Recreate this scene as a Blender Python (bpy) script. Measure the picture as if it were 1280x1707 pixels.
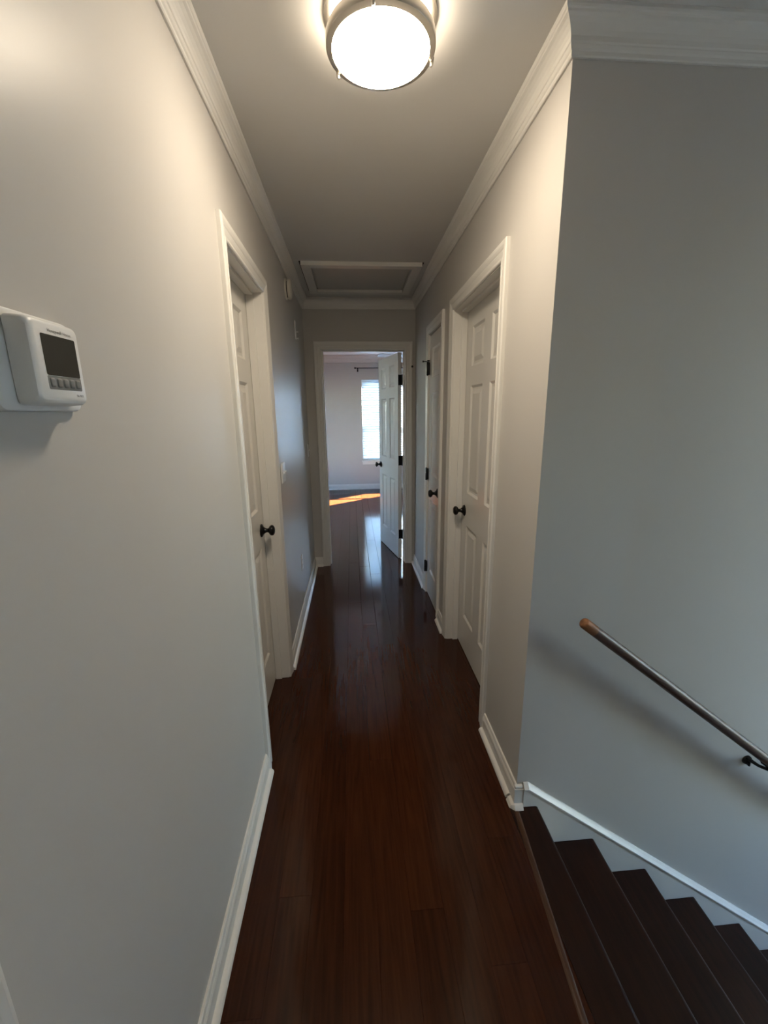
import bpy, bmesh, math, random
from mathutils import Vector, Matrix
random.seed(7)
for o in list(bpy.data.objects):
    bpy.data.objects.remove(o)
SC = bpy.context.scene
COL = SC.collection
R = math.radians

# ------------------------------------------------------------------ main measures (metres)
W = 0.9988          # hall width (left wall x=0)
D = 3.9756          # end wall (hall face)
DB = 4.0900         # end wall (bedroom face)
YS = 1.2752         # stairwell wall
H = 2.46            # hall ceiling
HB = 2.53           # bedroom ceiling
YF = 8.24           # bedroom far wall
YN = 0.10           # near wall of the stairwell
XR = 6.6            # end of the stairwell
WT = 0.114          # wall thickness

# ------------------------------------------------------------------ camera
F_PX = 693.7165
cam_d = bpy.data.cameras.new('camera')
cam = bpy.data.objects.new('camera', cam_d)
COL.objects.link(cam)
cam_d.sensor_fit = 'HORIZONTAL'
cam_d.sensor_width = 36.0
cam_d.lens = F_PX / 1280 * 36.0
cam_d.clip_start = 0.02
cam_d.clip_end = 300
ya, pi_, ro = R(4.2282), R(13.4704), R(-0.6552)
fw = Vector((math.sin(ya)*math.cos(pi_), math.cos(ya)*math.cos(pi_), -math.sin(pi_)))
rt = Vector((math.cos(ya), -math.sin(ya), 0))
up = rt.cross(fw)
r2 = rt*math.cos(ro) + up*math.sin(ro)
u2 = -rt*math.sin(ro) + up*math.cos(ro)
M = Matrix((( r2.x, u2.x, -fw.x, 0.4027), (r2.y, u2.y, -fw.y, 0.0), (r2.z, u2.z, -fw.z, 1.491), (0, 0, 0, 1)))
cam.matrix_world = M
SC.camera = cam

# ------------------------------------------------------------------ world, sun, exposure
SUN_DIR = Vector((-1.12, -0.867, -1.0)).normalized()      # direction the sunlight travels
LAMP_STRENGTH = 82.0
SKY_STRENGTH = 13.0
SUN_STRENGTH = 760.0
world = bpy.data.worlds.new('world')
SC.world = world
world.use_nodes = True
wn = world.node_tree
wn.nodes.clear()
wo = wn.nodes.new('ShaderNodeOutputWorld')
wb = wn.nodes.new('ShaderNodeBackground')
sky = wn.nodes.new('ShaderNodeTexSky')
sky.sky_type = 'NISHITA'
sky.sun_disc = False
sky.sun_elevation = R(35.2)
sky.sun_rotation = math.atan2(-SUN_DIR.x, -SUN_DIR.y)
sky.dust_density = 0.6
sky.ozone_density = 2.2
wb.inputs['Strength'].default_value = SKY_STRENGTH
wn.links.new(sky.outputs[0], wb.inputs['Color'])
wn.links.new(wb.outputs[0], wo.inputs['Surface'])
sun_d = bpy.data.lights.new('sun', 'SUN')
sun_d.energy = SUN_STRENGTH
sun_d.angle = R(0.53)
sun_d.color = (1.0, 0.96, 0.88)
sun = bpy.data.objects.new('sun', sun_d)
COL.objects.link(sun)
sun.rotation_euler = SUN_DIR.to_track_quat('-Z', 'Y').to_euler()
sun.location = (8, 12, 9)

# sampling portals in the window openings: they emit nothing and only guide the sky sampling
def portal(name, loc, sx, sy, nrm):
    l = bpy.data.lights.new(name, 'AREA')
    l.shape = 'RECTANGLE'
    l.size, l.size_y = sx, sy
    l.cycles.is_portal = True
    o = bpy.data.objects.new(name, l)
    COL.objects.link(o)
    o.location = loc
    o.rotation_euler = Vector(nrm).to_track_quat('-Z', 'Z').to_euler()
    return o
SC.view_settings.view_transform = 'Standard'
SC.view_settings.look = 'None'
SC.view_settings.exposure = 0.0
SC.view_settings.gamma = 1.0
SC.view_settings.use_curve_mapping = False

# ------------------------------------------------------------------ materials
def newmat(name):
    m = bpy.data.materials.new(name)
    m.use_nodes = True
    nt = m.node_tree
    return m, nt, nt.nodes['Principled BSDF']

def paint(name, col, rough, bump=0.0, scale=220.0, var=0.02):
    m, nt, p = newmat(name)
    p.inputs['Roughness'].default_value = rough
    tc = nt.nodes.new('ShaderNodeTexCoord')
    n = nt.nodes.new('ShaderNodeTexNoise')
    n.inputs['Scale'].default_value = 2.5
    n.inputs['Detail'].default_value = 3
    nt.links.new(tc.outputs['Object'], n.inputs['Vector'])
    mx = nt.nodes.new('ShaderNodeMix'); mx.data_type = 'RGBA'
    mx.inputs[6].default_value = (*[c*(1-var) for c in col], 1)
    mx.inputs[7].default_value = (*[min(1, c*(1+var)) for c in col], 1)
    nt.links.new(n.outputs['Fac'], mx.inputs[0])
    nt.links.new(mx.outputs[2], p.inputs['Base Color'])
    if bump:
        n2 = nt.nodes.new('ShaderNodeTexNoise')
        n2.inputs['Scale'].default_value = scale
        n2.inputs['Detail'].default_value = 2
        nt.links.new(tc.outputs['Object'], n2.inputs['Vector'])
        b = nt.nodes.new('ShaderNodeBump')
        b.inputs['Strength'].default_value = bump
        b.inputs['Distance'].default_value = 0.001
        nt.links.new(n2.outputs['Fac'], b.inputs['Height'])
        nt.links.new(b.outputs[0], p.inputs['Normal'])
    return m

M_WALL = paint('greige_wall_paint', (0.535, 0.512, 0.482), 0.34, 0.05)
M_WALL.node_tree.nodes['Principled BSDF'].inputs['Specular IOR Level'].default_value = 0.09
M_CEIL = paint('ceiling_paint', (0.68, 0.665, 0.64), 0.85, 0.08)
M_BCEIL = paint('bedroom_ceiling_paint', (0.90, 0.90, 0.91), 0.8, 0.05)
M_TRIM = paint('white_trim_paint', (0.74, 0.72, 0.68), 0.36, 0.03, 90)
M_DOOR = paint('white_door_paint', (0.72, 0.70, 0.66), 0.28, 0.05, 60)
M_BLACK = paint('black_metal', (0.004, 0.004, 0.0045), 0.30)
M_BLACK.node_tree.nodes['Principled BSDF'].inputs['Specular IOR Level'].default_value = 0.35
M_NICKEL = paint('brushed_nickel', (0.62, 0.57, 0.50), 0.34)
M_NICKEL.node_tree.nodes['Principled BSDF'].inputs['Metallic'].default_value = 1.0
M_PLASTIC = paint('white_plastic', (0.78, 0.78, 0.77), 0.38)
M_IVORY = paint('ivory_plastic', (0.66, 0.62, 0.54), 0.40)
M_BUTTON = paint('grey_button_plastic', (0.20, 0.20, 0.19), 0.45)
M_SCREEN = paint('dark_screen', (0.018, 0.019, 0.016), 0.22)
M_PRINT = paint('grey_print', (0.16, 0.16, 0.15), 0.6)
M_PRINT2 = paint('pale_print', (0.42, 0.40, 0.39), 0.6)
M_OUT = paint('exterior_siding', (0.55, 0.53, 0.5), 0.8)
M_GRASS = paint('dark_paving', (0.050, 0.050, 0.054), 0.95, 0, 1, 0.3)

def wood(name, dark, light, rough, axis='Y', rnd=0.35, coat=0.0, scale=1.0, contrast=1.0, rot=None):
    m, nt, p = newmat(name)
    L = nt.links.new
    tc = nt.nodes.new('ShaderNodeTexCoord')
    oi = nt.nodes.new('ShaderNodeObjectInfo')
    add = nt.nodes.new('ShaderNodeVectorMath'); add.operation = 'ADD'
    comb = nt.nodes.new('ShaderNodeCombineXYZ')
    mul = nt.nodes.new('ShaderNodeMath'); mul.operation = 'MULTIPLY'; mul.inputs[1].default_value = 37.0
    L(oi.outputs['Random'], mul.inputs[0])
    for i in range(3): L(mul.outputs[0], comb.inputs[i])
    src = tc.outputs['Object']
    if rot:
        mr0 = nt.nodes.new('ShaderNodeMapping'); mr0.inputs['Rotation'].default_value = rot
        L(src, mr0.inputs['Vector']); src = mr0.outputs[0]
    L(src, add.inputs[0]); L(comb.outputs[0], add.inputs[1])
    mp = nt.nodes.new('ShaderNodeMapping')
    s = [30*scale, 30*scale, 30*scale]; s['XYZ'.index(axis)] = 1.6*scale
    mp.inputs['Scale'].default_value = s
    L(add.outputs[0], mp.inputs['Vector'])
    n = nt.nodes.new('ShaderNodeTexNoise')
    n.inputs['Scale'].default_value = 1.0; n.inputs['Detail'].default_value = 6; n.inputs['Roughness'].default_value = 0.6
    n.inputs['Distortion'].default_value = 0.6
    L(mp.outputs[0], n.inputs['Vector'])
    # cathedral bands
    mp2 = nt.nodes.new('ShaderNodeMapping')
    s2 = [9*scale, 9*scale, 9*scale]; s2['XYZ'.index(axis)] = 0.55*scale
    mp2.inputs['Scale'].default_value = s2
    L(add.outputs[0], mp2.inputs['Vector'])
    wv = nt.nodes.new('ShaderNodeTexNoise'); wv.inputs['Scale'].default_value = 1.0; wv.inputs['Detail'].default_value = 1
    L(mp2.outputs[0], wv.inputs['Vector'])
    wm = nt.nodes.new('ShaderNodeMath'); wm.operation = 'MULTIPLY'; wm.inputs[1].default_value = 55.0
    L(wv.outputs['Fac'], wm.inputs[0])
    sn = nt.nodes.new('ShaderNodeMath'); sn.operation = 'SINE'
    L(wm.outputs[0], sn.inputs[0])
    mr = nt.nodes.new('ShaderNodeMapRange'); mr.inputs[1].default_value = -1; mr.inputs[2].default_value = 1
    mr.inputs[3].default_value = -0.10*contrast; mr.inputs[4].default_value = 0.10*contrast
    L(sn.outputs[0], mr.inputs[0])
    ad = nt.nodes.new('ShaderNodeMath'); ad.operation = 'ADD'
    L(n.outputs['Fac'], ad.inputs[0]); L(mr.outputs[0], ad.inputs[1])
    rp = nt.nodes.new('ShaderNodeValToRGB')
    rp.color_ramp.elements[0].position = 0.28; rp.color_ramp.elements[0].color = (*dark, 1)
    rp.color_ramp.elements[1].position = 0.72; rp.color_ramp.elements[1].color = (*light, 1)
    L(ad.outputs[0], rp.inputs['Fac'])
    mr2 = nt.nodes.new('ShaderNodeMapRange')
    mr2.inputs[3].default_value = 1-rnd; mr2.inputs[4].default_value = 1+rnd
    L(oi.outputs['Random'], mr2.inputs[0])
    hs = nt.nodes.new('ShaderNodeHueSaturation')
    L(mr2.outputs[0], hs.inputs['Value']); L(rp.outputs[0], hs.inputs['Color'])
    L(hs.outputs[0], p.inputs['Base Color'])
    mr3 = nt.nodes.new('ShaderNodeMapRange')
    mr3.inputs[3].default_value = rough*0.95; mr3.inputs[4].default_value = rough*1.05
    L(n.outputs['Fac'], mr3.inputs[0]); L(mr3.outputs[0], p.inputs['Roughness'])
    b = nt.nodes.new('ShaderNodeBump'); b.inputs['Strength'].default_value = 0.02; b.inputs['Distance'].default_value = 0.0004
    L(n.outputs['Fac'], b.inputs['Height']); L(b.outputs[0], p.inputs['Normal'])
    p.inputs['Specular IOR Level'].default_value = 0.32
    if coat:
        p.inputs['Coat Weight'].default_value = coat
        p.inputs['Coat Roughness'].default_value = 0.08
    return m
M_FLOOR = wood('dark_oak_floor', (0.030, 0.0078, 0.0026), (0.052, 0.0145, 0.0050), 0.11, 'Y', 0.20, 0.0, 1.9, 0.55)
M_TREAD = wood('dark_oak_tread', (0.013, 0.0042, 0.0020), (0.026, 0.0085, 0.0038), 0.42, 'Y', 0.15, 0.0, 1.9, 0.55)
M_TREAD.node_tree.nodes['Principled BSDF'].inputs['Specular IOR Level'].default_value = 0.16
M_STRIP = wood('brown_oak_strip', (0.050, 0.022, 0.012), (0.085, 0.040, 0.022), 0.25, 'Y', 0.05)
M_SUB = paint('subfloor', (0.006, 0.003, 0.002), 0.7)
M_RAIL = wood('dark_stained_rail', (0.066, 0.040, 0.031), (0.105, 0.066, 0.052), 0.36, 'X', 0.1, 0.0, 1.0, 0.4, (0, R(-37), 0))
M_RAILTIP = wood('worn_rail_wood', (0.10, 0.040, 0.016), (0.26, 0.12, 0.055), 0.5, 'X', 0.1, 0, 2.0, 1.0, (0, R(-37), 0))

def lampglass(name, k):
    m, nt, p = newmat(name)
    p.inputs['Base Color'].default_value = (0.9, 0.88, 0.82, 1)
    p.inputs['Roughness'].default_value = 0.35
    p.inputs['Emission Color'].default_value = (1.0, 0.85, 0.65, 1)
    p.inputs['Emission Strength'].default_value = k
    return m
M_LAMP = lampglass('lit_frosted_glass_bowl', LAMP_STRENGTH)
M_DRUM = lampglass('lit_frosted_glass_drum', LAMP_STRENGTH*0.20)

def blindmat():
    m, nt, p = newmat('white_blind_slat')
    p.inputs['Base Color'].default_value = (0.85, 0.87, 0.87, 1)
    p.inputs['Roughness'].default_value = 0.5
    tr = nt.nodes.new('ShaderNodeBsdfTranslucent'); tr.inputs['Color'].default_value = (0.66, 0.80, 0.95, 1)
    mx = nt.nodes.new('ShaderNodeMixShader'); mx.inputs[0].default_value = 0.40
    nt.links.new(p.outputs[0], mx.inputs[1]); nt.links.new(tr.outputs[0], mx.inputs[2])
    nt.links.new(mx.outputs[0], nt.nodes['Material Output'].inputs['Surface'])
    return m
M_BLIND = blindmat()

def glassmat():
    m, nt, p = newmat('window_glass')
    g = nt.nodes.new('ShaderNodeBsdfTransparent'); g.inputs['Color'].default_value = (0.93, 0.96, 0.95, 1)
    gl = nt.nodes.new('ShaderNodeBsdfGlossy'); gl.inputs['Roughness'].default_value = 0.02
    lw = nt.nodes.new('ShaderNodeLayerWeight'); fr = nt.nodes.new('ShaderNodeMath'); fr.operation = 'POWER'; fr.inputs[1].default_value = 5.0; nt.links.new(lw.outputs['Facing'], fr.inputs[0])
    mx = nt.nodes.new('ShaderNodeMixShader')
    nt.links.new(fr.outputs[0], mx.inputs[0])
    nt.links.new(g.outputs[0], mx.inputs[1]); nt.links.new(gl.outputs[0], mx.inputs[2])
    nt.links.new(mx.outputs[0], nt.nodes['Material Output'].inputs['Surface'])
    return m
M_GLASS = glassmat()

# ------------------------------------------------------------------ helpers
class MB:
    def __init__(s): s.bm = bmesh.new()
    def quad(s, pts):
        return s.bm.faces.new([s.bm.verts.new(p) for p in pts])
    def box(s, x0, x1, y0, y1, z0, z1, bev=0.0, seg=1):
        r = bmesh.ops.create_cube(s.bm, size=1.0)
        vs = r['verts']
        for v in vs:
            v.co = Vector(((x0+x1)/2 + v.co.x*(x1-x0), (y0+y1)/2 + v.co.y*(y1-y0), (z0+z1)/2 + v.co.z*(z1-z0)))
        if bev:
            es = list({e for v in vs for e in v.link_edges})
            bmesh.ops.bevel(s.bm, geom=es, offset=bev, segments=seg, affect='EDGES', profile=0.5)
        return s
    def sweep(s, secs, closed=True, caps=True):
        rows = [[s.bm.verts.new(p) for p in sec] for sec in secs]
        n = len(rows[0])
        for a, b in zip(rows, rows[1:]):
            for i in range(n if closed else n-1):
                j = (i+1) % n
                s.bm.faces.new((a[i], a[j], b[j], b[i]))
        if caps and closed:
            s.bm.faces.new(rows[0]); s.bm.faces.new(list(reversed(rows[-1])))
        return s
    def lathe(s, prof, n=32, axis='Z', origin=(0, 0, 0), sgn=1):
        ox, oy, oz = origin
        def P(r, h, a):
            c, q = r*math.cos(a), r*math.sin(a)
            h *= sgn
            if axis == 'Z': return (ox+c, oy+q, oz+h)
            if axis == 'Y': return (ox+c, oy+h, oz+q)
            return (ox+h, oy+c, oz+q)
        rows = []
        for r, h in prof:
            if r < 1e-6: rows.append([s.bm.verts.new(P(0, h, 0))])
            else: rows.append([s.bm.verts.new(P(r, h, 2*math.pi*i/n)) for i in range(n)])
        for a, b in zip(rows, rows[1:]):
            for i in range(n):
                j = (i+1) % n
                if len(a) == 1 and len(b) == 1: continue
                if len(a) == 1: s.bm.faces.new((a[0], b[j], b[i]))
                elif len(b) == 1: s.bm.faces.new((a[i], a[j], b[0]))
                else: s.bm.faces.new((a[i], a[j], b[j], b[i]))
        return s
    def tube(s, pts, r, n=12, caps=True):
        pts = [Vector(p) for p in pts]
        rr = r if isinstance(r, (list, tuple)) else [r]*len(pts)
        secs = []
        prev = None
        for i, p in enumerate(pts):
            t = (pts[min(i+1, len(pts)-1)] - pts[max(i-1, 0)]).normalized()
            if prev is None:
                a = t.orthogonal().normalized()
            else:
                a = (prev - t*prev.dot(t)).normalized()
            prev = a
            b = t.cross(a)
            secs.append([p + (a*math.cos(2*math.pi*k/n) + b*math.sin(2*math.pi*k/n))*rr[i] for k in range(n)])
        return s.sweep(secs, True, caps)
    def build(s, name, mat, parent=None, smooth=None, kind=None, label=None, cat=None, group=None):
        bmesh.ops.recalc_face_normals(s.bm, faces=s.bm.faces[:])
        me = bpy.data.meshes.new(name)
        s.bm.to_mesh(me); s.bm.free()
        me.materials.append(mat)
        if smooth is not None:
            for p in me.polygons: p.use_smooth = True
            try: me.set_sharp_from_angle(angle=R(smooth))
            except Exception: pass
        o = bpy.data.objects.new(name, me)
        COL.objects.link(o)
        if parent: o.parent = parent
        tag(o, label, cat, group, kind)
        return o

def tag(o, label=None, cat=None, group=None, kind=None):
    if label: o['label'] = label
    if cat: o['category'] = cat
    if group: o['group'] = group
    if kind: o['kind'] = kind
    return o

def empty(name, loc=(0, 0, 0), rz=0.0, label=None, cat=None, group=None, kind=None):
    o = bpy.data.objects.new(name, None)
    COL.objects.link(o)
    o.location = loc; o.rotation_euler = (0, 0, rz)
    o.empty_display_size = 0.05
    return tag(o, label, cat, group, kind)

def struct(name, mb, mat, label, cat, **k):
    return mb.build(name, mat, kind='structure', label=label, cat=cat, **k)

def clone(o, parent=None):
    c = o.copy(); COL.objects.link(c)
    c.parent = parent
    for ch in list(o.children): clone(ch, c)
    return c

# ------------------------------------------------------------------ room shell
X0, X1, Y0, Y1 = -1.75, XR+WT, -1.6, YF+WT
ZT = 2.7
LD = (1.576, 2.165)       # clear opening, left door
RD = (1.732, 2.494)       # right door
CD = (2.822, 3.257)       # closet door
BD = (0.153, 0.903)       # bedroom doorway (x)
ND = (-0.480, 0.280)      # door by the camera, left wall
ZD = 2.040                # clear height
JT = 0.018                # jamb thickness

def wall_with_openings(mb, ax, a0, a1, t0, t1, z0, z1, ops):
    """slab between t0..t1 across, running a0..a1 along, with openings (s0,s1,zb,zt)"""
    def bx(s0, s1, za, zb):
        if s1-s0 < 1e-5 or zb-za < 1e-5: return
        if ax == 'y': mb.box(t0, t1, s0, s1, za, zb)
        else: mb.box(s0, s1, t0, t1, za, zb)
    cur = a0
    for s0, s1, zb, zt in sorted(ops):
        bx(cur, s0, z0, z1)
        bx(s0, s1, z0, zb); bx(s0, s1, zt, z1)
        cur = s1
    bx(cur, a1, z0, z1)
def op(d): return (d[0]-JT, d[1]+JT, 0, ZD+JT)

b = MB(); wall_with_openings(b, 'y', Y0, DB, -WT, 0, 0, ZT, [op(LD), op(ND)])
struct('wall_left', b, M_WALL, 'long greige hall wall on the left, carrying the thermostat', 'wall')
b = MB(); wall_with_openings(b, 'y', YS+WT, D, W, W+WT, 0, ZT, [op(RD), op(CD)])
b.box(W, W+WT, YS, YS+WT, 0, ZT)
struct('wall_right', b, M_WALL, 'greige hall wall on the right with two closed white doors', 'wall')
b = MB(); wall_with_openings(b, 'x', 0, XR, D, DB, 0, ZT, [op(BD)])
struct('wall_end', b, M_WALL, 'greige wall across the far end of the hall around the open doorway', 'wall')
b = MB(); b.box(W+WT, XR, YS, YS+WT, 0, ZT); b.box(W+0.004, XR, YS, YS+WT, -2.75, 0)
struct('wall_stair', b, M_WALL, 'blue-grey lit stairwell wall behind the wooden handrail', 'wall')
W3 = (4.55, 6.3, -0.2, 2.2)
b = MB(); wall_with_openings(b, 'x', W+WT, XR, YN-WT, YN, -2.75, ZT, [W3])
struct('wall_near', b, M_WALL, 'near wall of the stairwell with a tall window, beside the camera', 'wall')
b = MB(); b.box(XR, XR+WT, YN-WT, YS+WT, -2.75, ZT)
struct('wall_foot', b, M_WALL, 'wall at the foot of the stairs', 'wall')
b = MB(); b.box(W, W+WT, Y0, YN, 0, ZT)
struct('wall_landing', b, M_WALL, 'wall on the right of the landing behind the camera', 'wall')
W6 = (0.44, 0.59, 1.25, 1.75)
b = MB(); wall_with_openings(b, 'x', -WT, W+WT, Y0-WT, Y0, 0, ZT, [W6])
struct('wall_back', b, M_WALL, 'wall behind the camera', 'wall')
# outer shell that keeps the closed rooms dark
b = MB(); b.box(X0-WT, X0, Y0, DB, -0.2, ZT); b.box(X0, -WT, Y0-WT, Y0, -0.2, ZT)
struct('wall_outer_left', b, M_OUT, 'outer house wall left of the bedroom', 'wall')
b = MB(); b.box(XR, XR+WT, YS+WT, DB, -0.2, ZT)
struct('wall_outer_right', b, M_OUT, 'outer house wall right of the bedroom', 'wall')
# bedroom walls
BX0, BX1 = -1.5, 3.2
W1 = (0.609, 1.215, 0.575, 2.095)
W2 = (1.335, 2.075, 0.575, 2.095)
b = MB(); wall_with_openings(b, 'x', BX0-WT, BX1+WT, YF, YF+WT, 0, ZT, [W1, W2])
struct('wall_far', b, M_WALL, 'pale bedroom wall with the blind covered window, seen through the doorway', 'wall')
W4 = (6.0, 6.45, 0.55, 2.15)
b = MB(); wall_with_openings(b, 'y', DB, YF, BX0-WT, BX0, 0, ZT, [W4]); b.box(X0, 0-WT, D, DB, 0, ZT)
struct('wall_bedroom_left', b, M_WALL, 'left wall of the bedroom', 'wall')
b = MB(); b.box(BX1, BX1+WT, DB, YF, 0, ZT)
struct('wall_bedroom_right', b, M_WALL, 'right wall of the bedroom', 'wall')
# ceilings
b = MB(); b.box(X0, XR, Y0, DB, H, ZT+0.1)
struct('ceiling', b, M_CEIL, 'flat greige hall ceiling with round lamp and attic hatch', 'ceiling')
b = MB(); b.box(BX0-WT, BX1+WT, DB, YF+WT, HB, ZT+0.1)
struct('ceiling_bedroom', b, M_BCEIL, 'white bedroom ceiling seen through the doorway', 'ceiling')
# ground outdoors and floor downstairs
b = MB(); b.box(-60, 60, -60, 60, -3.05, -2.95)
struct('ground', b, M_GRASS, 'dark paved ground outside the windows', 'ground')
b = MB(); b.box(W, XR+WT, YN-WT, YS+WT, -2.95, -2.75)
struct('floor_lower', b, M_SUB, 'dark floor at the foot of the stairs', 'floor')

# ------------------------------------------------------------------ floor of single planks
XN = 0.968      # where the landing nosing starts
b = MB()
b.box(X0, XN, Y0, Y1, -0.25, -0.0155)
b.box(XN, XR, YS+0.02, DB, -0.25, -0.0155); b.box(XN, BX1+WT, DB, Y1, -0.25, -0.0155)
floor = b.build('floor', M_SUB, kind='structure', label='dark glossy oak plank floor running down the hall into the bedroom', cat='floor')
PW = 0.1025
def plank(x0, x1, y0, y1):
    g = 0.0009 if (x0 > .3 and x1 < .66 and y1 > 2.0 and y0 > 1.2) else 0.0001
    m = MB()
    e = 0.0007 if g > .0005 else 0.0003
    xa, xb, yb0, yb1 = x0+g, x1-g, y0+g, y1-g
    lo = [(xa, yb0, -.015), (xb, yb0, -.015), (xb, yb1, -.015), (xa, yb1, -.015)]
    mid = [(xa, yb0, -e), (xb, yb0, -e), (xb, yb1, -e), (xa, yb1, -e)]
    top = [(xa+e, yb0+e, 0), (xb-e, yb0+e, 0), (xb-e, yb1-e, 0), (xa+e, yb1-e, 0)]
    m.sweep([lo, mid, top])
    m.build('plank', M_FLOOR, floor)
rng = random.Random(3)
fixed = {  # seam row -> joints seen in the photograph
    -2: [0.62, 2.05, 3.10], -1: [1.53, 2.742, 3.912], 0: [0.95, 2.461, 3.70], 1: [0.12, 1.90, 3.35],
    -3: [0.45, 1.72, 2.85], 2: [0.802, 2.02, 3.25], 3: [1.15, 2.35, 3.60], -4: [1.02, 2.40, 3.75], -5: [0.75, 2.15, 3.05]}
for k in range(-21, 27):
    xa = 0.541 + k*PW
    xb = xa + PW
    # one run per row: from its start to its end, broken at the joints
    if xb <= -0.15: ys = DB
    elif xa >= 1.17: ys = DB
    else: ys = Y0
    if xa < BX0-0.1 or xb > BX1+0.1: continue
    cuts = []
    if ys < DB:
        if k in fixed: cuts = [-0.6] + fixed[k][:]
        else:
            y = ys + rng.uniform(.5, 1.3)
            while y < DB-.4: cuts.append(y); y += rng.uniform(.8, 1.5)
        y = (cuts[-1] if cuts else ys) + rng.uniform(.9, 1.5)
    else:
        y = ys + rng.uniform(.5, 1.5)
    while y < YF-.3: cuts.append(y); y += rng.uniform(.9, 1.7)
    pts = [ys] + cuts + [YF]
    for y0, y1 in zip(pts, pts[1:]):
        if xb <= XN+1e-4: plank(xa, xb, y0, y1)
        else:
            # right of the nosing line planks only exist beyond the stair wall
            if xa < XN-0.004 and y0 < YS+.02:
                plank(xa, XN, y0, min(y1, YS+.02))
            if y1 > YS+.03: plank(xa, xb, max(y0, YS+.02), y1)

# ------------------------------------------------------------------ crown, base and shoe mouldings
CROWN = [(0, .087), (.006, .087), (.0085, .084), (.0085, .076), (.012, .072), (.0135, .066), (.0135, .063), (.0165, .060),
         (.0175, .050), (.021, .040), (.027, .030), (.034, .0225), (.040, .0185), (.0415, .0145), (.0445, .012), (.0465, .007), (.0465, 0), (0, 0)]
BASE = [(0, 0), (.013, 0), (.013, .066), (.0115, .069), (.0115, .073), (.009, .077), (.0075, .084), (.0075, .088), (.005, .092), (0, .092)]
SHOE = [(.0125, 0), (.030, 0), (.0295, .006), (.027, .011), (.023, .015), (.018, .0175), (.0125, .0185)]

def run(mb, prof, p0, p1, inn, m0=0, m1=0, zfun=lambda q: q):
    """straight run of a moulding from p0 to p1 (xy); inn = direction out of the wall; m0/m1 = +1 inside, -1 outside mitre"""
    p0, p1, inn = Vector(p0), Vector(p1), Vector(inn)
    d = (p1-p0).normalized()
    A, B = [], []
    for o, q in prof:
        a = p0 + inn*o + d*(o*m0); c = p1 + inn*o - d*(o*m1)
        A.append((a.x, a.y, zfun(q))); B.append((c.x, c.y, zfun(q)))
    mb.sweep([A, B])
    return mb
zc = lambda q: H - q*1.0
def crown(name, p0, p1, inn, m0, m1, label, h=H, sc=1.0):
    prof = [(o*sc, q*sc) for o, q in CROWN]
    b = MB(); run(b, prof, p0, p1, inn, m0, m1, lambda q: h-q)
    return struct(name, b, M_TRIM, label, 'crown moulding')
crown('trim_1', (0, Y0), (0, D), (1, 0), 0, 1, 'white crown moulding along the left hall wall')
crown('trim_2', (0, D), (W, D), (0, -1), 1, 1, 'white crown moulding across the far end wall beyond the attic hatch')
crown('trim_3', (W, YS), (W, D), (-1, 0), -1, 1, 'white crown moulding along the right hall wall, ending at the corner')
crown('trim_4', (W, YS), (XR, YS), (0, -1), -1, 0, 'crown moulding in daylight above the stairwell wall')
crown('trim_5', (BX0, YF), (BX1, YF), (0, -1), 1, 1, 'crown moulding above the bedroom window', HB, 1.5)
crown('trim_6', (BX0, DB), (BX0, YF), (1, 0), 0, 1, 'crown moulding along the left bedroom wall', HB, 1.5)

def base(name, p0, p1, inn, label, shoe=True, s0=0.0, s1=0.0, m0=0, m1=0, sc=1.0):
    e = empty(name, (0, 0, 0), 0, label, 'baseboard', None, 'structure')
    b = MB(); run(b, [(o, q*sc) for o, q in BASE], p0, p1, inn, m0, m1); b.build('board', M_TRIM, e)
    if shoe:
        d = (Vector(p1)-Vector(p0)).normalized()
        b = MB(); run(b, SHOE, Vector(p0)+d*s0, Vector(p1)-d*s1, inn, m0, m1); b.build('shoe_moulding', M_TRIM, e, smooth=40)
    return e
CAS = 0.065
l1, l2 = LD[0]-.004-CAS, LD[1]+.004+CAS
q1, q2 = RD[0]-.004-CAS, RD[1]+.004+CAS
c1, c2 = CD[0]-.004-CAS, CD[1]+.004+CAS
n2 = ND[1]+.004+CAS
d1, d2 = BD[0]-.004-CAS, BD[1]+.004+CAS
base('baseboard_left_near', (0, n2), (0, l1), (1, 0), 'white baseboard on the left wall below the thermostat')
base('baseboard_left_far', (0, l2), (0, D), (1, 0), 'white baseboard on the left wall beyond the left door', m1=1)
base('baseboard_end', (0, D), (d1, D), (0, -1), 'short white baseboard left of the far doorway', m0=1)
base('baseboard_right_far', (W, c2), (W, D), (-1, 0), 'white baseboard between the closet door and the far doorway', m1=0)
base('baseboard_right_middle', (W, q2), (W, c1), (-1, 0), 'short white baseboard between the two right doors')
base('baseboard_right_near', (W, YS-.002), (W, q1), (-1, 0), 'white baseboard on the right wall next to the stair corner', s0=.03)
base('baseboard_bedroom', (BX0, YF), (BX1, YF), (0, -1), 'white baseboard under the bedroom window', sc=1.12)
# little return block at the outside corner
e = empty('trim_7', (0, 0, 0), 0, 'small white corner block where the right baseboard meets the stair skirt', 'trim', None, 'structure')
b = MB(); b.box(W-.0135, W+.022, YS-.016, YS, 0.018, .080); b.build('block', M_TRIM, e)
b = MB(); b.box(W-.012, W+.020, YS-.013, YS, .080, .094, .003); b.build('cap', M_TRIM, e)
b = MB(); b.sweep([[(W-.031, YS-.016, 0), (W-.031, YS+.02, 0), (W-.024, YS+.02, .013), (W-.024, YS-.018, .013)],
                   [(W-.012, YS-.034, 0), (W-.012, YS+.02, 0), (W-.013, YS+.02, .018), (W-.013, YS-.024, .018)],
                   [(W+.020, YS-.034, 0), (W+.020, YS, 0), (W+.020, YS, .018), (W+.020, YS-.022, .018)]])
b.build('shoe_return', M_TRIM, e)

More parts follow.
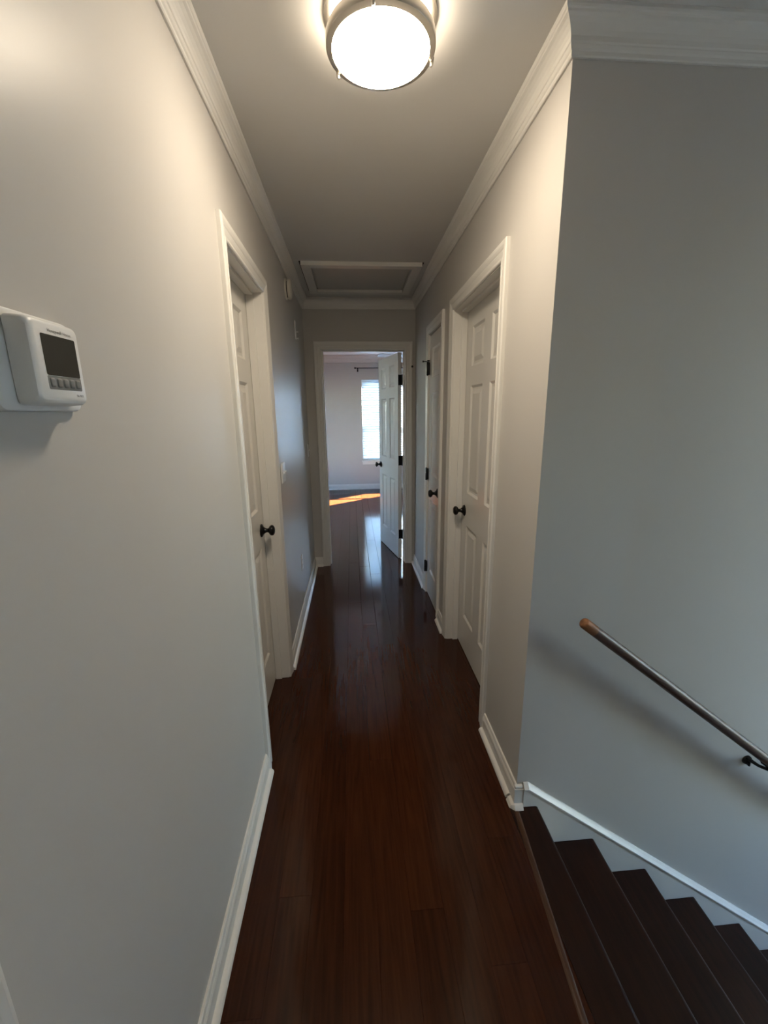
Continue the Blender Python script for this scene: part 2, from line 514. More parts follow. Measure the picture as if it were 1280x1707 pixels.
# ------------------------------------------------------------------ door frames (casing + jamb)
CPROF = [(0, 0), (0, .0085), (.004, .0115), (.011, .0115), (.013, .0095), (.019, .0115), (.030, .0140), (.033, .0125), (.038, .0150), (.048, .0178), (.058, .0180), (.063, .0165), (.065, .013), (.065, 0)]
def frame(name, ops, fmap, label, both=None, depth=WT, stop=None, hinge=None):
    s0, s1 = ops[0]-.004, ops[1]+.004
    zt = ZD+.004
    e = empty(name, (0, 0, 0), 0, label, 'door frame', None, 'structure')
    maps = [fmap] + ([both] if both else [])
    for f in maps:
        b = MB(); b.sweep([[f(s0-w, 0, t) for w, t in CPROF], [f(s0-w, zt+w, t) for w, t in CPROF]]); b.build('casing', M_TRIM, e)
        b = MB(); b.sweep([[f(s1+w, 0, t) for w, t in CPROF], [f(s1+w, zt+w, t) for w, t in CPROF]]); b.build('casing', M_TRIM, e)
        b = MB(); b.sweep([[f(s0-w, zt+w, t) for w, t in CPROF], [f(s1+w, zt+w, t) for w, t in CPROF]]); b.build('casing', M_TRIM, e)
    f = fmap
    def slab(sa, sb, za, zb, ta, tb, nm):
        b = MB(); b.sweep([[f(sa, za, ta), f(sb, za, ta), f(sb, zb, ta), f(sa, zb, ta)], [f(sa, za, tb), f(sb, za, tb), f(sb, zb, tb), f(sa, zb, tb)]])
        return b.build(nm, M_TRIM, e)
    o0, o1 = ops
    slab(o0-JT, o0, 0, ZD+JT, -depth, 0, 'jamb'); slab(o1, o1+JT, 0, ZD+JT, -depth, 0, 'jamb'); slab(o0, o1, ZD, ZD+JT, -depth, 0, 'jamb')
    if stop:
        ta, tb = stop
        slab(o0, o0+.011, 0, ZD-.011, ta, tb, 'stop'); slab(o1-.011, o1, 0, ZD-.011, ta, tb, 'stop'); slab(o0, o1, ZD-.011, ZD, ta, tb, 'stop')
    return e
fL = lambda s, z, t: (t, s, z)
fR = lambda s, z, t: (W-t, s, z)
fE = lambda s, z, t: (s, D-t, z)
fB = lambda s, z, t: (s, DB+t, z)
frame('trim_8', LD, fL, 'white moulded casing around the left hall door', stop=(-.073, -.040))
frame('trim_9', RD, fR, 'white moulded casing around the nearer right door', stop=(-.073, -.040))
frame('trim_10', CD, fR, 'white moulded casing around the narrow far right closet door', stop=(-.090, -.0405))
fe = frame('trim_11', BD, fE, 'white moulded casing around the open bedroom doorway', both=fB, stop=(-.079, -.045))
frame('trim_12', ND, fL, 'edge of white door casing at the lower left corner', stop=(-.073, -.040))

# ------------------------------------------------------------------ six panel doors
PZ = [(.225, .822), (1.020, 1.630), (1.731, 1.939)]
def knob_mesh(mb_knob, mb_rose, u, v, sgn, y):
    rose = [(0, 0), (.034, 0), (.034, .003), (.031, .007), (.020, .0125), (.014, .020)]
    kn = [(.014, .018), (.011, .026), (.0105, .034), (.014, .039), (.022, .043), (.0265, .049), (.0275, .055), (.0255, .061), (.019, .066), (.009, .0685), (0, .069)]
    mb_rose.lathe(rose, 28, 'Y', (u, y, v), sgn)
    mb_knob.lathe(kn, 28, 'Y', (u, y, v), sgn)
def six_panel(root, w, h=2.033, zb=.008, T=.035, stile=None, cols=2):
    st = stile or .110
    mul = .115 if w > .6 else (.10 if w > .55 else .085)
    pw = (w-2*st-mul)/2
    us = [0, st, st+pw, st+pw+mul, w-st, w]
    vs = [zb] + [z for p in PZ for z in p] + [h]
    holes = [(us[1], us[2]), (us[3], us[4])]
    if cols == 1:
        us = [0, st, w-st, w]; holes = [(st, w-st)]
    b = MB()
    for yy in (0, T):
        for i in range(len(us)-1):
            for j in range(len(vs)-1):
                if i in (1, 3) and j in (1, 3, 5): continue
                b.quad([(us[i], yy, vs[j]), (us[i+1], yy, vs[j]), (us[i+1], yy, vs[j+1]), (us[i], yy, vs[j+1])])
    for (a, c) in (((0, vs[0]), (w, vs[0])), ((w, vs[0]), (w, vs[-1])), ((w, vs[-1]), (0, vs[-1])), ((0, vs[-1]), (0, vs[0]))):
        b.quad([(a[0], 0, a[1]), (c[0], 0, c[1]), (c[0], T, c[1]), (a[0], T, a[1])])
    I, DP = .013, .009
    rects = [(u0, u1, z0, z1) for (u0, u1) in holes for (z0, z1) in PZ]
    def ring(u0, u1, z0, z1, i, y): return [(u0+i, y, z0+i), (u1-i, y, z0+i), (u1-i, y, z1-i), (u0+i, y, z1-i)]
    for r in rects:
        for y0, y1 in ((0, DP), (T, T-DP)):
            A, B = ring(*r, 0, y0), ring(*r, I, y1)
            for k in range(4):
                l = (k+1) % 4
                b.quad([A[k], A[l], B[l], B[k]])
    bmesh.ops.remove_doubles(b.bm, verts=b.bm.verts[:], dist=1e-5)
    b.build('leaf', M_DOOR, root)
    for r in rects:
        m = MB()
        m.sweep([ring(*r, .046, .0025), ring(*r, .024, DP-.0005), ring(*r, .006, DP-.0005), ring(*r, .006, T-DP+.0005), ring(*r, .024, T-DP+.0005), ring(*r, .046, T-.0025)])
        m.build('panel', M_DOOR, root)
def add_knob(root, u, v, T=.035, both=True):
    k, r = MB(), MB()
    knob_mesh(k, r, u, v, -1, 0)
    ko = k.build('knob', M_BLACK, root, smooth=45)
    r.build('rosette', M_BLACK, ko, smooth=45)
    if both:
        k, r = MB(), MB()
        knob_mesh(k, r, u, v, 1, T)
        ko = k.build('knob', M_BLACK, root, smooth=45)
        r.build('rosette', M_BLACK, ko, smooth=45)
def barrel(root, u, y, z, plates):
    b = MB(); b.lathe([(0, -.050), (.0045, -.050), (.0075, -.046), (.0075, .046), (.0045, .050), (0, .050)], 14, 'Z', (u, y, z))
    for p in plates: b.box(*p)
    return b.build('hinge', M_BLACK, root, smooth=40)

wl = LD[1]-LD[0]-.006
dl = empty('door_1', (-.0745, LD[0]+.003, 0), R(90), 'closed white six-panel door in the left wall with black knob', 'door', None, 'structure')
six_panel(dl, wl, stile=.100); add_knob(dl, wl-.066, .908)
wr = RD[1]-RD[0]-.006
dr = empty('door_2', (W+.0745, RD[1]-.003, 0), R(-90), 'closed white six-panel door, nearer of the two right doors, black knob', 'door', None, 'structure')
six_panel(dr, wr); add_knob(dr, .066, .905)
wc = CD[1]-CD[0]-.006
dc = empty('door_3', (W+.003, CD[1]-.003, 0), R(-90), 'narrow white three-panel closet door at the far right with black hinges', 'door', None, 'structure')
six_panel(dc, wc, stile=.085, cols=1); add_knob(dc, wc-.055, .925)
for z in (1.806, 1.012, .238):
    hg = barrel(dc, -.003, -.018, z, [(-.018, .016, -.0135, -.0035, z-.044, z+.044)])
    if z > 1.5:
        b = MB(); b.tube([(-.003, -.018, z+.052), (-.003, -.018, z+.043)], .008, 10)
        b.tube([(-.003, -.018, z+.050), (-.012, -.046, z+.052)], .0028, 8); b.tube([(-.012, -.046, z+.052), (-.0145, -.054, z+.0525)], .0068, 10)
        b.tube([(-.003, -.018, z+.050), (.050, -.030, z+.050)], .0028, 8); b.tube([(.050, -.030, z+.05), (.050, -.012, z+.05)], .0055, 10)
        b.build('pin_stop', M_BLACK, hg, smooth=40)
# open bedroom door: hinge at the right jamb, swung into the bedroom
wbd = .662
Px, Py = .886, 4.112
th = math.atan2(-.977, .2128)
ux, uy = math.cos(th), math.sin(th)           # local X: from free edge to hinge
hx, hy = Px - .035*(-uy)*1.0, Py              # hall-face corner at the hinge
fx, fy = (Px + .035*uy) - ux*wbd, (Py - .035*ux) - uy*wbd
db = empty('door_4', (fx, fy, 0), th, 'white six-panel bedroom door standing open with black hinges', 'door', None, 'structure')
six_panel(db, wbd, stile=.105); add_knob(db, .062, .922)
for z in (1.788, 1.024, .265):
    barrel(db, wbd+.006, .040, z, [(wbd, wbd+.003, .004, .036, z-.048, z+.048)])
    b = MB(); b.box(BD[1]-.003, BD[1], DB-.040, DB-.002, z-.048, z+.048); b.build('hinge_plate', M_BLACK, fe)
b = MB(); b.lathe([(0, 0), (.009, 0), (.010, .006), (.008, .014), (.004, .017), (0, .018)], 14, 'Y', (.9675, D-.0178, 1.893), -1); b.build('bumper', M_BLACK, fe, smooth=40)
wn_ = ND[1]-ND[0]-.006
dn = empty('door_5', (-.0745, ND[0]+.003, 0), R(90), 'white door beside the camera at the lower left, outside the picture', 'door', None, 'structure')
six_panel(dn, wn_); add_knob(dn, .066, .908)

# ------------------------------------------------------------------ windows and blinds
def window(name, w, label):
    x0, x1, z0, z1 = w
    e = empty(name, (0, 0, 0), 0, label, 'window', None, 'structure')
    ya_, yb_ = YF+.055, YF+.105
    b = MB()
    b.box(x0, x0+.035, ya_, yb_, z0, z1); b.box(x1-.035, x1, ya_, yb_, z0, z1); b.box(x0+.035, x1-.035, ya_, yb_, z0, z0+.035); b.box(x0+.035, x1-.035, ya_, yb_, z1-.035, z1)
    b.build('frame', M_TRIM, e)
    zm = 1.19+.02
    for (za, zb, y) in ((z0+.035, zm+.02, ya_+.003), (zm-.02, z1-.035, ya_+.024)):
        s = MB()
        xa, xb = x0+.035, x1-.035
        s.box(xa, xa+.032, y, y+.02, za, zb); s.box(xb-.032, xb, y, y+.02, za, zb); s.box(xa+.032, xb-.032, y, y+.02, za, za+.036); s.box(xa+.032, xb-.032, y, y+.02, zb-.036, zb)
        so = s.build('sash', M_TRIM, e)
        g = MB(); g.box(xa+.030, xb-.030, y+.008, y+.012, za+.034, zb-.034); g.build('pane', M_GLASS, so)
    s = MB(); s.box(x0-.025, x1+.025, YF-.040, YF+.056, z0-.024, z0, .005, 2); s.build('sill', M_TRIM, e)
    s = MB(); s.box(x0-.008, x1+.008, YF-.016, YF, z0-.085, z0-.024, .004); s.build('apron', M_TRIM, e)
    return e
window('window_1', W1, 'bedroom window with white sill and blind, left of the open door edge')
window('window_2', W2, 'second bedroom window, mostly hidden behind the open door')
def blind(w, tilt, label):
    x0, x1, z0, z1 = w
    y = YF+.022
    e = empty('window_blind', ((x0+x1)/2, y, z0), 0, label, 'blind', 'horizontal slat blinds in the bedroom windows')
    hw = (x1-x0)/2-.004
    b = MB(); b.box(-hw, hw, -.026, .026, z1-z0-.048, z1-z0-.002, .003); b.build('head_rail', M_BLIND, e)
    n = 31
    pitch = .0455
    me = None
    for i in range(n):
        z = z1-z0-.075-i*pitch
        if me is None:
            m = MB()
            sec = []
            for xx in (-hw+.004, hw-.004):
                sec.append([(xx, -.034, -.001), (xx, 0, .0015), (xx, .034, -.001), (xx, .034, .001), (xx, 0, .0035), (xx, -.034, .001)])
            m.sweep(sec)
            so = m.build('slat', M_BLIND, e); me = so.data
        else:
            so = bpy.data.objects.new('slat', me); COL.objects.link(so); so.parent = e
        so.location = (0, 0, z); so.rotation_euler = (tilt, 0, 0)
    zb = z1-z0-.075-n*pitch
    b = MB(); b.box(-hw+.004, hw-.004, -.024, .024, zb-.010, zb+.012, .003); b.build('bottom_rail', M_BLIND, e)
    b = MB()
    for xx in (-hw+.09, hw-.09):
        b.tube([(xx, -.027, z1-z0-.05), (xx, -.027, zb)], .0012, 6); b.tube([(xx, .027, z1-z0-.05), (xx, .027, zb)], .0012, 6)
    b.build('ladder_cord', M_BLIND, e)
    return e
blind(W1, R(-66), 'white slat blind in the bedroom window left of the open door')
blind(W2, R(46), 'white slat blind in the hidden second bedroom window behind the door')
portal('portal', ((W1[0]+W1[1])/2, YF+.05, 1.335), W1[1]-W1[0], 1.52, (0, -1, 0))
portal('portal', ((W2[0]+W2[1])/2, YF+.05, 1.335), W2[1]-W2[0], 1.52, (0, -1, 0))
# stairwell window
x0, x1, z0, z1 = W3
e = empty('window_3', (0, 0, 0), 0, 'tall stairwell window that lights the stair wall, outside the picture', 'window', None, 'structure')
b = MB(); b.box(x0, x0+.05, YN-.09, YN-.03, z0, z1); b.box(x1-.05, x1, YN-.09, YN-.03, z0, z1); b.box(x0+.05, x1-.05, YN-.09, YN-.03, z0, z0+.05); b.box(x0+.05, x1-.05, YN-.09, YN-.03, z1-.05, z1)
b.box((x0+x1)/2-.025, (x0+x1)/2+.025, YN-.085, YN-.035, z0+.05, z1-.05)
b.build('frame', M_TRIM, e)
for xa, xb in ((x0+.05, (x0+x1)/2-.025), ((x0+x1)/2+.025, x1-.05)):
    b = MB(); b.box(xa-.005, xb+.005, YN-.062, YN-.058, z0+.045, z1-.045); b.build('pane', M_GLASS, e)
portal('portal', ((x0+x1)/2, YN-.02, (z0+z1)/2), x1-x0, z1-z0, (0, 1, 0))

# landing window behind the camera
x0, x1, z0, z1 = W6
e = empty('window_5', (0, 0, 0), 0, 'small landing window behind the camera, outside the picture', 'window', None, 'structure')
b = MB(); b.box(x0, x0+.05, Y0-.09, Y0-.03, z0, z1); b.box(x1-.05, x1, Y0-.09, Y0-.03, z0, z1); b.box(x0+.05, x1-.05, Y0-.09, Y0-.03, z0, z0+.05); b.box(x0+.05, x1-.05, Y0-.09, Y0-.03, z1-.05, z1)
b.box(x0+.05, x1-.05, Y0-.085, Y0-.035, (z0+z1)/2-.02, (z0+z1)/2+.02)
b.build('frame', M_TRIM, e)
for za, zb in ((z0+.05, (z0+z1)/2-.02), ((z0+z1)/2+.02, z1-.05)):
    b = MB(); b.box(x0+.045, x1-.045, Y0-.062, Y0-.058, za-.005, zb+.005); b.build('pane', M_GLASS, e)
portal('portal', ((x0+x1)/2, Y0-.02, (z0+z1)/2), x1-x0, z1-z0, (0, 1, 0))

# bedroom side windows, outside the picture
for nm, (y0, y1, z0, z1), sx, X, lab in (('window_4', W4, -1, BX0, 'bedroom window in the left bedroom wall, outside the picture'),):
    e = empty(nm, (0, 0, 0), 0, lab, 'window', None, 'structure')
    xa, xb = sorted((X+sx*.04, X+sx*.10))
    zm = (z0+z1)/2
    b = MB(); b.box(xa, xb, y0, y0+.05, z0, z1); b.box(xa, xb, y1-.05, y1, z0, z1); b.box(xa, xb, y0+.05, y1-.05, z0, z0+.05); b.box(xa, xb, y0+.05, y1-.05, z1-.05, z1)
    b.box(xa+.01, xb-.01, y0+.05, y1-.05, zm-.025, zm+.025)
    b.build('frame', M_TRIM, e)
    for za, zb in ((z0+.05, zm-.025), (zm+.025, z1-.05)):
        b = MB(); b.box(X+sx*.07-.002, X+sx*.07+.002, y0+.045, y1-.045, za-.005, zb+.005); b.build('pane', M_GLASS, e)
    portal('portal', (X+sx*.03, (y0+y1)/2, zm), y1-y0, z1-z0, (-sx, 0, 0))

# curtain rod above the bedroom window
e = empty('curtain_rod', (1.3, YF-.08, 2.297), 0, 'black curtain rod on brackets above the bedroom window', 'curtain rod')
b = MB(); b.tube([(-.79, 0, 0), (.9, 0, 0)], .008, 12); b.build('rod', M_BLACK, e, smooth=40)
for x in (-.79, .9):
    b = MB(); s = -1 if x < 0 else 1
    b.lathe([(.009, 0), (.016, .003), (.016, .020), (.012, .026), (0, .028)], 14, 'X', (x, 0, 0), s); b.build('finial', M_BLACK, e, smooth=40)
for x in (-.755, .86):
    b = MB(); b.box(x-.007, x+.007, -.006, .078, -.018, -.008); b.box(x-.012, x+.012, .074, .080, -.062, .012); b.box(x-.006, x+.006, -.010, .010, -.014, -.006)
    b.build('bracket', M_BLACK, e)

# ceiling fan in the bedroom
M_FAN = paint('white_fan_blade', (0.55, 0.55, 0.56), 0.4)
fcx, fcy = 1.42, 6.05
e = empty('ceiling_fan', (fcx, fcy, HB), 0, 'white ceiling fan in the bedroom, only a blade tip showing above the door', 'ceiling fan')
b = MB(); b.lathe([(0, 0), (.065, 0), (.062, -.02), (.03, -.045), (.0, -.045)], 24); b.build('canopy', M_FAN, e, smooth=40)
b = MB(); b.tube([(0, 0, -.04), (0, 0, -.20)], .012, 12); b.build('downrod', M_FAN, e, smooth=40)
b = MB(); b.lathe([(0, -.19), (.05, -.195), (.09, -.215), (.10, -.25), (.10, -.285), (.08, -.315), (.05, -.33), (0, -.335)], 28); b.build('motor', M_FAN, e, smooth=40)
bl = None
for k in range(5):
    a = R(192+72*k)
    if bl is None:
        m = MB()
        sec = []
        for x, hw_ in ((.11, .025), (.17, .028), (.20, .060), (.45, .068), (.60, .066), (.645, .050), (.655, .02)):
            sec.append([(x, -hw_, -.002-hw_*.2), (x, hw_, -.002+hw_*.2), (x, hw_, .004+hw_*.2), (x, -hw_, .004-hw_*.2)])
        m.sweep(sec)
        o = m.build('blade', M_FAN, e); bl = o.data
    else:
        o = bpy.data.objects.new('blade', bl); COL.objects.link(o); o.parent = e
    o.location = (0, 0, -.295); o.rotation_euler = (0, 0, a)

# ------------------------------------------------------------------ staircase
RUN, RISE, NOSE0 = .2472, .1862, 1.082
st = empty('staircase', (NOSE0, (YN+YS)/2, 0), 0, 'dark oak staircase going down to the right along the blue-grey wall', 'staircase')
def place(o):
    o.matrix_parent_inverse = Matrix.Translation(-st.location)
    return o
def nosing_prof(xa, xn, z, t=.027):
    pr = [(xa, z), (xn-t*.5, z)]
    for k in range(1, 8):
        a = math.pi/2 - math.pi*k/8
        pr.append((xn-t*.5 + t*.5*math.cos(a), z-t*.5 + t*.5*math.sin(a)))
    pr += [(xn-t*.5, z-t), (xa, z-t)]
    return pr
ya_, yb_ = YN+.002, YS-.019
for k in range(11):
    z = -RISE*k
    xn = NOSE0+RUN*k
    xa = XN+.001 if k == 0 else xn-RUN-.03
    b = MB()
    yy = yb_
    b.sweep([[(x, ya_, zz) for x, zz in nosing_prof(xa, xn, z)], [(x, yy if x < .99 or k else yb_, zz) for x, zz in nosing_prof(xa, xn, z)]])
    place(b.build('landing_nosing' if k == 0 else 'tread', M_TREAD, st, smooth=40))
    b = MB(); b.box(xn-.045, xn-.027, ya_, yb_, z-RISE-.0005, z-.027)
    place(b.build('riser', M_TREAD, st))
b = MB()
def strip_sec(y):
    f = (1.24-y)/.56
    c = .990-.049*f; hw = .010
    return [(c-hw, y, 0), (c-hw*.7, y, .0022), (c-hw*.25, y, .0034), (c+hw*.25, y, .0034), (c+hw*.7, y, .0022), (c+hw, y, 0)]
b.sweep([strip_sec(YN+.004), strip_sec(YS-.036)])
place(b.build('edge_strip', M_STRIP, st, smooth=60))
sl = RISE/RUN
def top(x): return .101 if x < 1.040 else .101-(x-1.040)*sl*1.012
xe = 4.2
t_, b_ = [], []
pts = [(W+.023, top(1.0)), (1.040, top(1.04)), (xe, top(xe))]
low = [(xe, top(xe)-.42), (1.040, -.36), (W+.023, -.36)]
def skirt(mb, off0, off1, y0, y1):
    A = [(W+.023, .101-off0), (1.040, .101-off0), (xe, top(xe)-off0*1.2), (xe, top(xe)-off1*1.2), (1.040, .101-off1), (W+.023, .101-off1)]
    mb.sweep([[(x, y0, z) for x, z in A], [(x, y1, z) for x, z in A]])
b = MB(); skirt(b, .024, .42, YS-.018, YS-.0015); place(b.build('skirt_board', M_TRIM, st))
b = MB()
A = [(W+.023, .101), (1.040, .101), (xe, top(xe))]
B = [(W+.023, .077), (1.040, .077), (xe, top(xe)-.029)]
def line(P, y): return [(x, y, z) for x, z in P]
secs = []
for (a, c) in zip(A, B):
    secs.append([(a[0], YS-.0015, a[1]), (a[0], YS-.008, a[1]), (a[0], YS-.012, a[1]-.006), (c[0], YS-.022, c[1]+.006), (c[0], YS-.022, c[1]), (c[0], YS-.0015, c[1])])
b.sweep(secs); place(b.build('cap_moulding', M_TRIM, st))

# handrail
YR = YS-.070
rd = Vector((1, 0, -.780)).normalized()
p0 = Vector((1.150, YR, .806))
hr = empty('handrail', tuple(p0), 0, 'round dark wooden handrail with a worn light brown end on the stairwell wall', 'handrail')
def rel(o): o.matrix_parent_inverse = Matrix.Translation(-p0); return o
rr = .0188
b = MB(); b.tube([p0+rd*.055, p0+rd*4.2], rr, 28); rel(b.build('rail', M_RAIL, hr, smooth=50))
b = MB(); b.tube([p0, p0+rd*.003, p0+rd*.008, p0+rd*.055], [rr-.006, rr-.002, rr, rr], 28); rel(b.build('worn_end', M_RAILTIP, hr, smooth=50, label='worn light brown rail end'))
for xk in (1.952, 3.2):
    s = (xk-p0.x)/rd.x
    pr = p0+rd*s - Vector((0, 0, rr+.004))
    b = MB()
    wz = pr.z-.034
    b.tube([(xk-.012, YS, wz), (xk-.012, YS-.005, wz)], [.020, .018], 18)
    b.tube([(xk-.012, YS-.004, wz+.010), (xk-.012, YS-.024, wz+.012), (xk-.008, YS-.045, wz+.014), (xk, YR, wz+.022), (xk, YR, pr.z)], [.008, .007, .006, .0065, .008], 12)
    b.box(xk-.012, xk-.004, YS-.014, YS, wz-.022, wz+.020, .002)
    c = Vector((xk, YR, pr.z+.002))
    b.tube([c-rd*.035, c+rd*.035], .007, 10)
    rel(b.build('bracket', M_BLACK, hr, smooth=50))

# ------------------------------------------------------------------ ceiling lamp
lx, ly = .5047, 1.3054
e = empty('ceiling_lamp', (lx, ly, H), 0, 'lit round frosted glass ceiling lamp with brushed nickel rings', 'lamp')
b = MB(); b.lathe([(.0, 0), (.1410, 0), (.1425, -.003), (.1420, -.010), (.1330, -.012), (.0, -.012)], 64); b.build('canopy', M_NICKEL, e, smooth=40)
b = MB(); b.lathe([(.100, -.011), (.127, -.012), (.1285, -.030), (.1270, -.066)], 64); b.build('glass_drum', M_DRUM, e, smooth=60)
b = MB(); b.lathe([(.1255, -.066), (.1240, -.070), (.118, -.078), (.104, -.086), (.082, -.0925), (.052, -.0965), (.024, -.098), (0, -.0985)], 64); b.build('glass_shade', M_LAMP, e, smooth=60)
b = MB(); b.lathe([(.1290, -.046), (.1380, -.046), (.1396, -.049), (.1396, -.068), (.1386, -.070), (.1250, -.0735), (.1250, -.070), (.1290, -.064), (.1290, -.046)], 64); b.build('ring', M_NICKEL, e, smooth=40)
for ang in (R(143), R(11), R(259)):
    cx_, cy_ = math.cos(ang), math.sin(ang)
    b = MB()
    b.tube([(cx_*.1405, cy_*.1405, -.010), (cx_*.1405, cy_*.1405, -.075)], .003, 10)
    b.tube([(cx_*.1405, cy_*.1405, -.060), (cx_*.1385, cy_*.1385, -.076), (cx_*.137, cy_*.137, -.081)], [.005, .005, .003], 12)
    b.build('clip', M_NICKEL, e, smooth=40)

# ------------------------------------------------------------------ attic hatch
hx0, hx1, hy0, hy1 = .098, .905, 3.055, 3.745
e = empty('attic_hatch', ((hx0+hx1)/2, (hy0+hy1)/2, H), 0, 'attic hatch with white trim frame in the far ceiling', 'hatch')
ex, ey = e.location.x, e.location.y
fwid = .062
def hb(x0, x1, y0, y1, z0, z1, nm, mat=M_TRIM, bev=.002):
    b = MB(); b.box(x0-ex, x1-ex, y0-ey, y1-ey, z0, z1, bev); return b.build(nm, mat, e)
hb(hx0, hx1, hy0, hy0+fwid, -.026, 0, 'frame_board'); hb(hx0, hx1, hy1-fwid, hy1, -.026, 0, 'frame_board')
hb(hx0, hx0+fwid, hy0+fwid, hy1-fwid, -.026, 0, 'frame_board'); hb(hx1-fwid, hx1, hy0+fwid, hy1-fwid, -.026, 0, 'frame_board')
hb(hx0+fwid+.006, hx1-fwid-.006, hy0+fwid+.004, hy1-fwid-.010, -.008, -.001, 'hatch_panel', M_WALL, .001)
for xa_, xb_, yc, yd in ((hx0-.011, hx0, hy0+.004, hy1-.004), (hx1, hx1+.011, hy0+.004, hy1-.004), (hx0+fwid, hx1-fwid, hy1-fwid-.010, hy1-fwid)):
    hb(xa_, xb_, yc, yd, -.0016, 0, 'shadow_strip', M_SUB, 0)  # flat dark strips painted in for the shadow lines beside frame and panel

# ------------------------------------------------------------------ thermostat
ty, tz = .5865, 1.5555
e = empty('thermostat', (0, ty, tz), R(90), 'white wall thermostat with dark screen and five buttons', 'thermostat')
# local: X along +y (away from camera), -Y out of the wall, Z up
def rrect(hw_, hh, r, n=5, cx_=0, cz_=0):
    pts = []
    for (sx, sz, a0) in ((1, 1, 0), (-1, 1, 90), (-1, -1, 180), (1, -1, 270)):
        for k in range(n+1):
            a = R(a0+90*k/n)
            pts.append((cx_+sx*(hw_-r)+r*math.cos(a), cz_+sz*(hh-r)+r*math.sin(a)))
    return pts
def rr_solid(mb, steps):
    mb.sweep([[(x, y, z) for x, z in rrect(*a)] for (y, a) in steps])
    return mb
b = MB(); rr_solid(b, [(0, (.0745, .0585, .012)), (-.007, (.0745, .0585, .012)), (-.010, (.0730, .0570, .011)), (-.0112, (.0700, .0540, .010))]); b.build('wall_plate', M_PLASTIC, e, smooth=35)
b = MB(); rr_solid(b, [(-.0112, (.0475, .0500, .009, 5, .0005, -.0005)), (-.0125, (.0490, .0515, .009, 5, .0005, -.0005)), (-.030, (.0475, .0500, .009, 5, .0005, -.0005)), (-.0345, (.0455, .0480, .009, 5, .0005, -.0005)), (-.0365, (.0420, .0445, .008, 5, .0005, -.0005))]); body = b.build('body', M_PLASTIC, e, smooth=35)
b = MB(); rr_solid(b, [(-.0362, (.0315, .0240, .002, 3, .0045, .0085)), (-.0369, (.0315, .0240, .002, 3, .0045, .0085))]); b.build('screen', M_SCREEN, e)
b = MB(); rr_solid(b, [(-.0362, (.0315, .0082, .002, 3, .0045, -.0240)), (-.0368, (.0315, .0082, .002, 3, .0045, -.0240))]); b.build('button_strip', M_BUTTON, e)
for k in range(5):
    b = MB(); rr_solid(b, [(-.0366, (.0044, .0056, .002, 3, .0045+(k-2)*.0121, -.0240)), (-.0376, (.0040, .0052, .002, 3, .0045+(k-2)*.0121, -.0240)), (-.0380, (.0026, .0038, .0015, 3, .0045+(k-2)*.0121, -.0240))]); b.build('button', M_BUTTON, e, smooth=50)
def text(body_, size, loc, mat, parent, name):
    c = bpy.data.curves.new(name, 'FONT')
    c.body = body_; c.size = size; c.extrude = .00003
    tmp = bpy.data.objects.new(name, c); COL.objects.link(tmp)
    bpy.context.view_layer.update()
    me = bpy.data.meshes.new_from_object(tmp.evaluated_get(bpy.context.evaluated_depsgraph_get()))
    bpy.data.objects.remove(tmp)
    me.materials.clear(); me.materials.append(mat)
    o = bpy.data.objects.new(name, me); COL.objects.link(o)
    o.parent = parent; o.location = loc; o.rotation_euler = (R(90), 0, 0)
    return o
text('Honeywell', .0060, (-.0135, -.0368, .0358), M_PRINT, e, 'lettering')
text('Home', .0060, (.0150, -.0368, .0358), M_PRINT2, e, 'lettering')
text('T6 PRO', .0042, (.0225, -.0368, -.0400), M_PRINT, e, 'lettering')

# ------------------------------------------------------------------ small wall fittings
e = empty('smoke_detector', (0, 3.012, 2.277), R(90), 'round ivory smoke detector high on the left wall', 'smoke detector')
b = MB(); b.lathe([(0, 0), (.062, 0), (.062, .007), (.058, .010), (0, .010)], 40, 'Y', (0, 0, 0), -1); b.build('mounting_base', M_IVORY, e, smooth=40)
b = MB(); b.lathe([(0, .010), (.050, .010), (.050, .016), (0, .016)], 40, 'Y', (0, 0, 0), -1); b.build('vent_gap', M_SUB, e, smooth=40)
b = MB(); b.lathe([(0, .016), (.058, .016), (.061, .019), (.060, .030), (.052, .036), (.020, .038), (0, .038)], 40, 'Y', (0, 0, 0), -1); b.build('cover', M_IVORY, e, smooth=40)

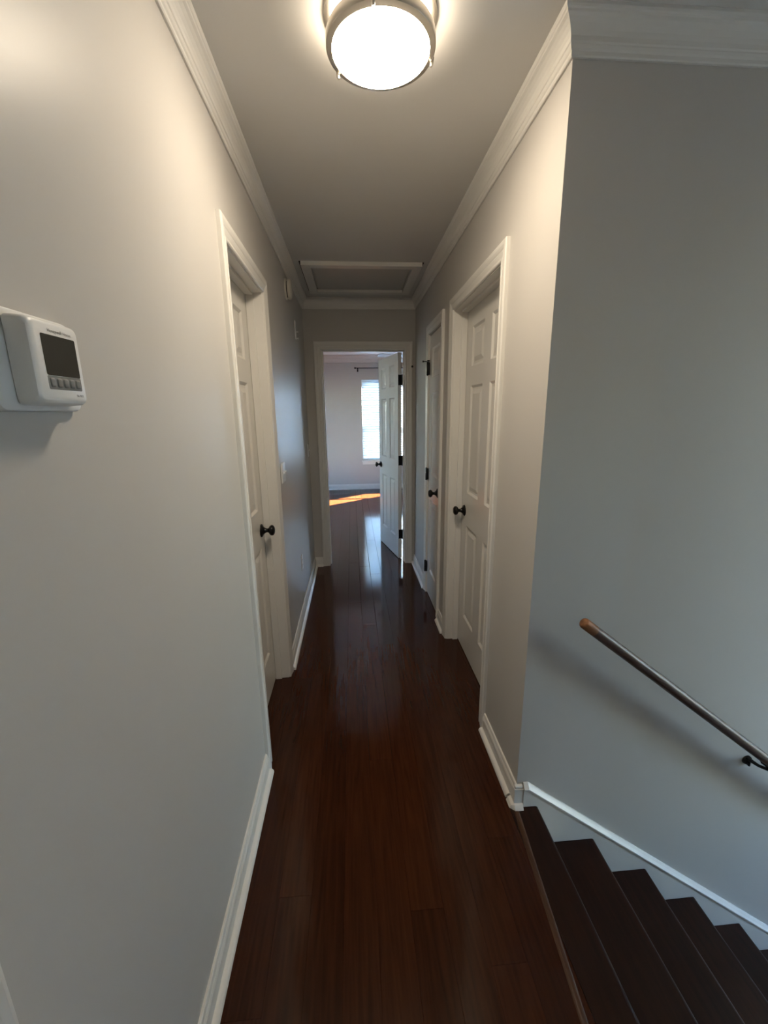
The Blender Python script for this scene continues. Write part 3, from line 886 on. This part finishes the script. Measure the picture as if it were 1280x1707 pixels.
def plate(root, hw_, hh, t=.006):
    b = MB(); rr_solid(b, [(0, (hw_, hh, .004, 3)), (-t*.6, (hw_, hh, .004, 3)), (-t, (hw_-.003, hh-.003, .003, 3))]); return b.build('plate', M_PLASTIC, root, smooth=35)
def toggle(root, u, v):
    b = MB(); b.box(u-.0045, u+.0045, -.008, -.004, v-.012, v+.012); t = b.build('toggle', M_PLASTIC, root)
    b = MB(); b.sweep([[(u-.0035, -.006, v-.004), (u+.0035, -.006, v-.004), (u+.0035, -.006, v+.005), (u-.0035, -.006, v+.005)],
                       [(u-.003, -.018, v+.004), (u+.003, -.018, v+.004), (u+.003, -.016, v+.010), (u-.003, -.016, v+.010)]]); b.build('lever', M_PLASTIC, t)
e = empty('light_switch', (0, 2.425, 1.160), R(90), 'double light switch with two toggles just beyond the left door casing', 'light switch')
plate(e, .058, .0575)
toggle(e, -.023, 0); toggle(e, .023, 0)
e = empty('light_switch', (0, 3.846, 1.160), R(90), 'light switch on the left wall close to the far corner', 'light switch')
plate(e, .036, .0575); toggle(e, 0, 0)
e = empty('power_outlet', (0, 3.000, .400), R(90), 'white power outlet low on the left wall', 'outlet')
plate(e, .036, .0575)
for v in (-.0195, .0195):
    b = MB(); rr_solid(b, [(-.005, (.0165, .0140, .007, 4, 0, v)), (-.0075, (.0165, .0140, .007, 4, 0, v))]); so = b.build('socket', M_PLASTIC, e, smooth=35)
    b = MB(); b.box(-.007, -.005, -.0078, -.0070, v-.003, v+.005); b.box(.005, .007, -.0078, -.0070, v-.004, v+.005); b.build('slots', M_SUB, so)
e = empty('wall_plate', (0, 3.395, 2.098), R(90), 'narrow pale wall plate with two small pegs below the far crown corner', 'wall plate')
b = MB(); rr_solid(b, [(0, (.022, .064, .004, 3)), (-.005, (.022, .064, .004, 3)), (-.007, (.020, .062, .003, 3))]); b.build('plate', M_PLASTIC, e, smooth=35)
for u, v in ((.004, -.012), (-.004, -.060)):
    b = MB(); b.lathe([(.004, .005), (.004, .016), (.006, .018), (.006, .022), (0, .023)], 12, 'Y', (u, 0, v), -1); b.build('peg', M_PLASTIC, e, smooth=40)
